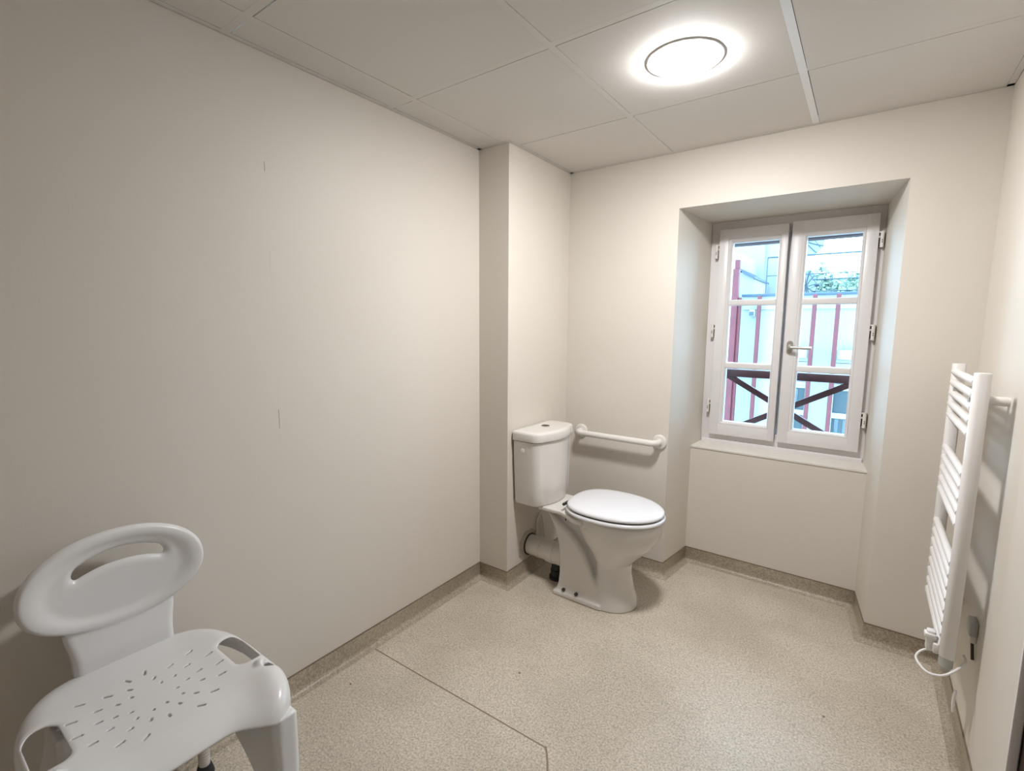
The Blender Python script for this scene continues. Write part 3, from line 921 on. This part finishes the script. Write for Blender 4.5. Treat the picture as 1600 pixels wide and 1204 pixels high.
def seat_plan(x, t):
    L = np.where(x > 0.33, 0.258, 0.258)
    a = np.abs((x - 0.33) / L)
    b = np.abs(t / 0.226)
    p = np.where(x > 0.33, 4.2, 2.7)
    g = (a ** p + b ** p + 1e-9) ** (1 / p)
    d = (g - 1) * 0.225
    # waisted front edge
    d = smax(d, (x - (0.550 + 0.040 * sm(np.abs(t), 0.05, 0.17))), 0.02)
    return d
def rbox(px, py, hx, hy, r):
    a, b = np.abs(px) - hx + r, np.abs(py) - hy + r
    return np.sqrt(np.maximum(a, 0) ** 2 + np.maximum(b, 0) ** 2) + np.minimum(np.maximum(a, b), 0) - r
def seat_f(x, y, z):
    t = y - CY
    zt = seat_top(x, t)
    d = seat_plan(x, t)
    low = 0.440 + 0.014 * (1 - sm(np.abs(t), 0.06, 0.18)) * sm(x, 0.4, 0.5) - 0.012 * sm(np.abs(t), 0.12, 0.2) * sm(x, 0.42, 0.52)
    outer = smax(smax(d, z - zt, 0.045), low - z, 0.008)
    inner = smax(d + 0.008, z - zt + 0.009, 0.035)
    s = smax(outer, -inner, 0.003)
    # hand holes with collars
    hp = rbox(x - 0.318, np.abs(t) - 0.183, 0.066, 0.0235, 0.021)
    collar = np.maximum(hp - 0.006, np.maximum(z - zt + 0.002, 0.462 - z))
    s = smin(s, collar, 0.006)
    s = smax(s, -hp, 0.017)
    # shower-head notch on the rim
    k = np.sqrt((x - 0.440) ** 2 + (np.abs(t) - 0.204) ** 2)
    bump = np.sqrt((x - 0.422) ** 2 + (np.abs(t) - 0.188) ** 2 + (z - zt) ** 2) - 0.010
    s = smin(s, bump, 0.012)
    s = smax(s, -np.maximum(k - 0.0125, 0.478 - z), 0.008)
    # drain slots
    c = 1.0
    for px, py in slots:
        dx, dy = px - SX, py - SYC
        L = math.hypot(dx * 1.2, dy) + 1e-6
        hl = 0.0018 + 0.0055 * min(1, max(0, (L - 0.06) / 0.08))
        ux, uy = dx / math.hypot(dx, dy), dy / math.hypot(dx, dy)
        if hl > 0.004: ux, uy = (0.35 * ux, uy); 
        nrm = math.hypot(ux, uy)
        ux, uy = ux / nrm, uy / nrm
        q = np.clip((x - px) * ux + (y - py) * uy, -hl, hl)
        dd = np.sqrt((x - px - q * ux) ** 2 + (y - py - q * uy) ** 2) - 0.0026
        c = np.minimum(c, dd)
    return np.maximum(s, -c)
surf_obj('seat', seat_f, (0.055, CY - 0.235, 0.415), (0.62, CY + 0.235, 0.525), 0.0024, M_CHAIR, ch)
# backrest
def back_f(x, y, z):
    t = y - 0.262
    zc = z - 0.700
    bow = 0.020 * (t / 0.18) ** 2            # ends sweep forward a little
    xx = x - 0.092 - bow + 0.06 * (z - 0.62)
    b = 0.114 + 0.006 * sm(zc, -0.10, 0.10)
    p = 2.15
    g = (np.abs(t / 0.188) ** p + np.abs(zc / b) ** p + 1e-9) ** (1 / p)
    d = (g - 1) * 0.135
    panel = smax(d + 0.010, np.abs(xx + 0.002) - 0.0105, 0.004)
    rim = np.sqrt((d + 0.0145) ** 2 + xx ** 2) - 0.0150
    s = smin(panel, rim, 0.016)
    # neck
    hw = 0.104 + 0.012 * sm(z, 0.52, 0.60) + 0.05 * sm(z, 0.59, 0.66)
    th = 0.013 + 0.014 * (1 - sm(z, 0.52, 0.60))
    nx_ = x - 0.094
    nk = smax(smax(np.abs(t) - hw, np.abs(nx_) - th, 0.02), np.maximum(0.478 - z, z - 0.600), 0.006)
    s = smin(s, nk, 0.008)
    # grip slot, arched
    arch = zc - 0.055 + 0.018 * ((t - 0.008) / 0.085) ** 2
    tx = np.clip(t - 0.008, -0.080, 0.080)
    hole = np.sqrt(((t - 0.008) - tx) ** 2 + arch ** 2) - (0.0150 - 0.003 * np.abs(tx / 0.080))
    return smax(s, -hole, 0.022)
surf_obj('backrest', back_f, (0.03, 0.05, 0.47), (0.165, 0.475, 0.845), 0.0026, M_CHAIR, ch)
# legs
lp_front = [(0.576, 0.448), (0.576, 0.05), (0.532, 0.05), (0.520, 0.12), (0.500, 0.18), (0.463, 0.235), (0.413, 0.275), (0.360, 0.305), (0.335, 0.36), (0.33, 0.448)]
for sgn in (1, -1):
    for front in (True, False):
        def leg_f(x, y, z, sgn=sgn, front=front):
            t = (y - CY) * sgn
            if front:
                px = x
                poly = lp_front
                tc_ = 0.170 - 0.02 * sm(z, 0.2, 0.45) * 0
            else:
                px = 0.66 - x + 0.030 * sm(z, 0.16, 0.40)
                poly = [(0.600, 0.448), (0.596, 0.12), (0.556, 0.12), (0.548, 0.20), (0.530, 0.27), (0.49, 0.32), (0.45, 0.36), (0.44, 0.448)]
                tc_ = 0.168 - 0.040 * sm(z, 0.16, 0.40)
            pd = poly_sdf(px, z, poly)
            wv = np.abs(t - tc_) - (0.030 - 0.006 * (1 - sm(z, 0.08, 0.4)))
            r = 0.018
            a, b = pd + r, wv + r
            return np.minimum(np.maximum(a, b), 0) + np.sqrt(np.maximum(a, 0) ** 2 + np.maximum(b, 0) ** 2) - r
        cy_ = CY + sgn * 0.17
        if front:
            lo, hi = (0.325, cy_ - 0.045, 0.04), (0.605, cy_ + 0.045, 0.46)
        else:
            lo, hi = (0.05, cy_ - 0.085, 0.10), (0.28, cy_ + 0.085, 0.46)
        lg = surf_obj('leg', leg_f, lo, hi, 0.005, M_CHAIR, ch)
        fx = 0.554 if front else 0.082
        fy = CY + sgn * (0.170 if front else 0.168)
        prof_ = [(0.012, 0.0145)]
        z = 0.03
        while z < 0.17:
            prof_ += [(z, 0.0145), (z + 0.003, 0.0155), (z + 0.006, 0.0145)]
            z += 0.009
        MB().lathe((fx, fy, 0), (0, 0, 1), prof_, 18).obj('leg_extension', M_TUBE, lg, smooth=30)
        MB().lathe((fx, fy, 0), (0, 0, 1), [(0.0002, 0.0235), (0.004, 0.025), (0.012, 0.0235), (0.030, 0.0185), (0.034, 0.0165), (0.034, 0.0150)], 24).obj('rubber_foot', M_BLACK, lg, smooth=40)

# ================================================================== OUTSIDE
# courtyard ground
MB().box(-14, 16, 3.05, 40, -3.3, -3.2).obj('courtyard_ground', M_YARD, origin=(0, 7, -3.2), kind='structure', label='grey courtyard ground below the window', category='ground')
# low white building across the yard
YW = 7.0
low = empty('low_building', (0.8, YW, -3.2), label='low white building with flat roof across the yard', category='building')
MB().box(-1.6, 4.0, YW, YW + 0.9, -3.2, 1.70).obj('wall', M_FACADE, low)
MB().box(0.20, 4.0, YW - 0.06, YW + 0.93, 1.715, 1.748, 0.006).obj('roof_cap', M_ZINC, low, smooth=40)
MB().box(0.215, 4.0, YW - 0.02, YW - 0.0005, 1.55, 1.715).obj('fascia', M_FACADE2, low)
# shutter boxes over the windows
for x0, x1 in ((0.76, 1.005), (1.305, 1.80)):
    MB().box(x0, x1, YW - 0.14, YW - 0.0005, 0.945, 1.06, 0.01).obj('shutter_box', M_FACADE2, low, smooth=40)
    k = 0.60
    while k < 0.93:
        MB().box(x0, x1, YW - 0.05, YW - 0.0005, k, k + 0.045, 0.004).obj('siding_board', M_FACADE2, low, smooth=40)
        k += 0.05
    wn = MB()
    wn.box(x0 - 0.03, x1 + 0.02, YW - 0.04, YW - 0.0005, 0.565, 0.60)
    wn.box(x1 - 0.0, x1 + 0.03, YW - 0.04, YW - 0.0005, -1.0, 0.6)
    wn.box(x0 - 0.03, x0, YW - 0.04, YW - 0.0005, -1.0, 0.6)
    wn.box(x0, x1, YW - 0.038, YW - 0.0005, 0.22, 0.285)
    wo = wn.obj('window', M_FACADE2, low)
    MB().box(x0, x1, YW - 0.02, YW - 0.001, 0.285, 0.566).obj('pane', M_DARKGLASS, wo)
    MB().box(x0, x1, YW - 0.02, YW - 0.001, -1.0, 0.222).obj('pane', M_DARKGLASS, wo)
    kx = x0 + 0.03
    while kx < x1 - 0.06:
        MB().box(kx, kx + 0.045, YW - 0.03, YW - 0.0205, -0.24, 0.215, 0.006).obj('curtain', M_CURTAIN, wo, smooth=40)
        kx += 0.085
MB().box(0.77, 0.93, YW - 0.032, YW - 0.0205, 0.31, 0.55, 0.004).obj('curtain', M_CURTAIN, low, smooth=40)
MB().tube([(0.2, YW - 0.012, 0.66), (0.8, YW - 0.012, 0.655), (1.3, YW - 0.06, 0.66), (1.9, YW - 0.06, 0.665)], 0.006, 6).obj('facade_cable', M_ZINC, low)
# air vent
vt = MB().box(0.315, 0.385, YW - 0.11, YW - 0.0005, 1.46, 1.545, 0.006).obj('vent_hood', M_FACADE2, low, smooth=40)
MB().box(0.318, 0.372, YW - 0.116, YW - 0.109, 1.468, 1.52).obj('vent_opening', M_DARKSTEEL, vt)
# pool of junk at the foot of the right window
# red posts
def post(x, wd, z0, z1, y, label):
    o = MB().box(x - wd / 2, x + wd / 2, y - wd * 0.5, y + wd * 0.5, z0, z1, 0.006).obj('red_post', M_REDPOST, origin=(x, y, z0), smooth=40,
        label=label, category='post', group='red posts across the yard')
    return o
p0 = empty('red_post', (0.165, YW - 0.22, -3.2), label='thick weathered red post left of the thin posts', category='post', group='red posts across the yard')
MB().box(0.105, 0.195, YW - 0.27, YW - 0.17, -3.2, 2.06, 0.006).obj('lower_section', M_REDPOST, p0, smooth=40)
MB().box(0.140, 0.195, YW - 0.262, YW - 0.18, 2.055, 2.175, 0.004).obj('upper_section', M_REDPOST, p0, smooth=40)
MB().box(0.1955, 0.232, YW - 0.235, YW - 0.18, -3.2, 1.70, 0.003).obj('side_strip', M_REDPOST, p0, smooth=40)
post(0.426, 0.046, -3.2, 1.72, YW - 0.10, 'thin red post seen through the left window leaf')
post(1.042, 0.046, -3.2, 1.72, YW - 0.17, 'thin red post beside the window handle')
post(1.279, 0.046, -3.2, 1.72, YW - 0.17, 'thin red post right of the one beside the handle')
# tall pale building behind on the left
YT = 9.4
tall = empty('tall_building', (-2.0, YT + 1, -3.2), label='tall pale building rising behind the flat roof', category='building')
MB().box(-2.4, 0.55, YT, YT + 3, -3.2, 4.2).obj('wall', M_FACADE2, tall)
MB().box(-0.46, 0.06, YT - 0.05, YT - 0.0005, -3.2, 4.2, 0.01).obj('pilaster', M_FACADE, tall, smooth=40)
MB().box(-2.4, 0.5, YT - 0.02, YT - 0.0005, 2.93, 2.97, 0.004).obj('string_course', M_FACADE, tall, smooth=40)
# lean-to with a sloping roof edge
YL = 8.0
lean = empty('lean_to_shed', (-0.6, YL, 1.7), label='small white lean-to with a sloping dark roof edge', category='shed')
MB().prism([(-1.6, -3.2), (0.145, -3.2), (0.145, 2.055), (0.0, 2.135), (-1.6, 2.19)], YL, YL + 1.2, axis=1).obj('wall', M_FACADE, lean)
MB().prism([(0.165, 2.035), (0.165, 2.062), (0.0, 2.160), (-0.01, 2.132)], YL - 0.06, YL + 1.25, axis=1).obj('roof_edge', M_ZINC, lean)
MB().box(-1.6, -0.03, YL - 0.07, YL + 1.25, 2.155, 2.178).obj('roof_edge', M_ZINC, lean)
MB().box(-1.6, -0.02, YL - 0.05, YL + 1.2, 2.178, 2.42, 0.01).obj('parapet', M_FACADE2, lean, smooth=40)
# roof terrace railing
YR = 7.4
rr = empty('roof_railing', (1.0, YR, 1.75), label='thin dark steel railing along the flat roof', category='railing')
for z, x0, r in ((2.255, 0.41, 0.011), (2.012, 0.41, 0.006), (1.938, 0.95, 0.008)):
    MB().cyl((x0, YR, z), (3.9, YR, z), r, 8).obj('rail', M_DARKSTEEL, rr, smooth=50)
MB().cyl((0.95, YR, 1.79), (3.9, YR, 1.79), 0.006, 8).obj('rail', M_DARKSTEEL, rr, smooth=50)
for x, r in ((0.412, 0.007), (1.165, 0.004), (1.92, 0.006), (2.7, 0.006), (3.5, 0.006)):
    MB().cyl((x, YR, 1.752), (x, YR, 2.255), r, 8).obj('upright', M_DARKSTEEL, rr, smooth=50)
# satellite dishes
def dish(c, rad_, ax_, label, foot):
    ax_ = Vector(ax_).normalized()
    c = Vector(c)
    root = empty('satellite_dish', (c.x, c.y, foot), label=label, category='satellite dish', group='satellite dishes on the flat roof')
    prof_ = [(0.10 * rad_ * (k / 8) ** 2 * 2.2, rad_ * k / 8) for k in range(0, 9)]
    prof2 = [(d_ + 0.008, r_) for d_, r_ in prof_[::-1]]
    MB().lathe(c, ax_, prof_ + prof2, 32).obj('reflector', M_DISH, root, smooth=50)
    ref = Vector((0, 0, 1))
    u = ax_.cross(ref).normalized()
    v = ax_.cross(u)
    for k in range(10):
        a = 2 * math.pi * k / 10 + 0.2
        dr = u * math.cos(a) + v * math.sin(a)
        pts_ = [c + dr * (rad_ * q) + ax_ * (0.22 * rad_ * q * q + 0.004) + ax_ * 0.012 for q in (0.05, 0.35, 0.7, 1.0)]
        MB().tube(pts_, 0.005, 6).obj('rib', M_DARKSTEEL, root)
    fp = c + ax_ * rad_ * 0.62
    MB().cyl(fp, fp + ax_ * 0.06, 0.022, 10).obj('receiver', M_DARKSTEEL, root, smooth=40)
    for k in range(3):
        a = 2 * math.pi * k / 3 + 0.5
        dr = u * math.cos(a) + v * math.sin(a)
        MB().cyl(c + dr * rad_ * 0.9 + ax_ * 0.18 * rad_, fp + ax_ * 0.03, 0.004, 6).obj('strut', M_DARKSTEEL, root)
    MB().cyl((c.x, c.y, foot), tuple(c - ax_ * 0.03), 0.02, 10).obj('mast', M_DARKSTEEL, root, smooth=50)
dish((0.80, 7.70, 2.47), 0.225, (0.45, -0.80, 0.30), 'upper grey satellite dish crossed by the top rail', 1.75)
dish((0.800, 8.20, 1.905), 0.225, (0.92, -0.38, 0.08), 'grey satellite dish turned edge-on, half hidden behind the roof edge', -3.2)
# trees far behind
def tree(x, y, z0, z1, r, seed, label):
    rg = np.random.RandomState(seed)
    root = empty('tree', (x, y, -3.2), label=label, category='tree', group='trees beyond the flat roof')
    MB().tube([(x, y, -3.2), (x + 0.1, y, -1), (x, y, z0 + 0.4)], [0.22, 0.17, 0.10], 10).obj('trunk', M_BARK, root, smooth=50)
    n = 9000
    P = rg.normal(size=(n, 3))
    P /= np.linalg.norm(P, axis=1)[:, None]
    P *= (rg.uniform(0.25, 1, n) ** 0.5)[:, None]
    lump = 1 + 0.18 * np.sin(P[:, 0] * 7 + seed) * np.cos(P[:, 2] * 6) + 0.1 * np.sin(P[:, 0] * 15 + P[:, 1] * 9)
    C = np.array([x, y, (z0 + z1) / 2]) + P * lump[:, None] * np.array([r, r, (z1 - z0) / 2])
    A = rg.normal(size=(n, 3)); A /= np.linalg.norm(A, axis=1)[:, None]
    B = rg.normal(size=(n, 3)); B -= A * (A * B).sum(1)[:, None]; B /= np.linalg.norm(B, axis=1)[:, None]
    s = rg.uniform(0.06, 0.12, n)[:, None]
    V = np.stack([C - A * s, C + B * s * 0.5, C + A * s, C - B * s * 0.5], 1).reshape(-1, 3)
    Fc = [[4 * i, 4 * i + 1, 4 * i + 2, 4 * i + 3] for i in range(n)]
    me = bpy.data.meshes.new('foliage')
    me.from_pydata((V - np.array(ORG[root.name])).tolist(), [], Fc)
    me.materials.append(M_LEAF)
    o = bpy.data.objects.new('foliage', me)
    COL.objects.link(o)
    o.parent = root
    o['kind'] = 'stuff'
tree(0.35, 16.0, 0.2, 2.78, 1.0, 1, 'bushy tree crown nearest the satellite dishes')
tree(2.15, 17.5, 0.2, 2.85, 1.0, 2, 'bushy tree crown at the right of the upper window pane')
tree(1.1, 21.5, 0.4, 3.15, 1.4, 3, 'farthest bushy tree crown between the two nearer ones')

# crumbs on the floor
CRUMBS = [(0.594, 1.326, 'tiny brown crumb in the middle of the floor in front of the toilet'), (0.119, 0.903, 'tiny brown crumb near the shower chair by the left skirting'),
          (1.56, 1.78, 'tiny dark crumb on the floor left of the towel radiator')]
for k, (x, y, lb) in enumerate(CRUMBS):
    MB().prism([(x - 0.004, y - 0.002), (x + 0.001, y - 0.0035), (x + 0.0045, y), (x + 0.001, y + 0.003), (x - 0.003, y + 0.0025)], 0.0003, 0.002).obj('crumb', M_SEAMLINE, origin=(x, y, 0), label=lb, category='crumb', group='crumbs on the vinyl floor')
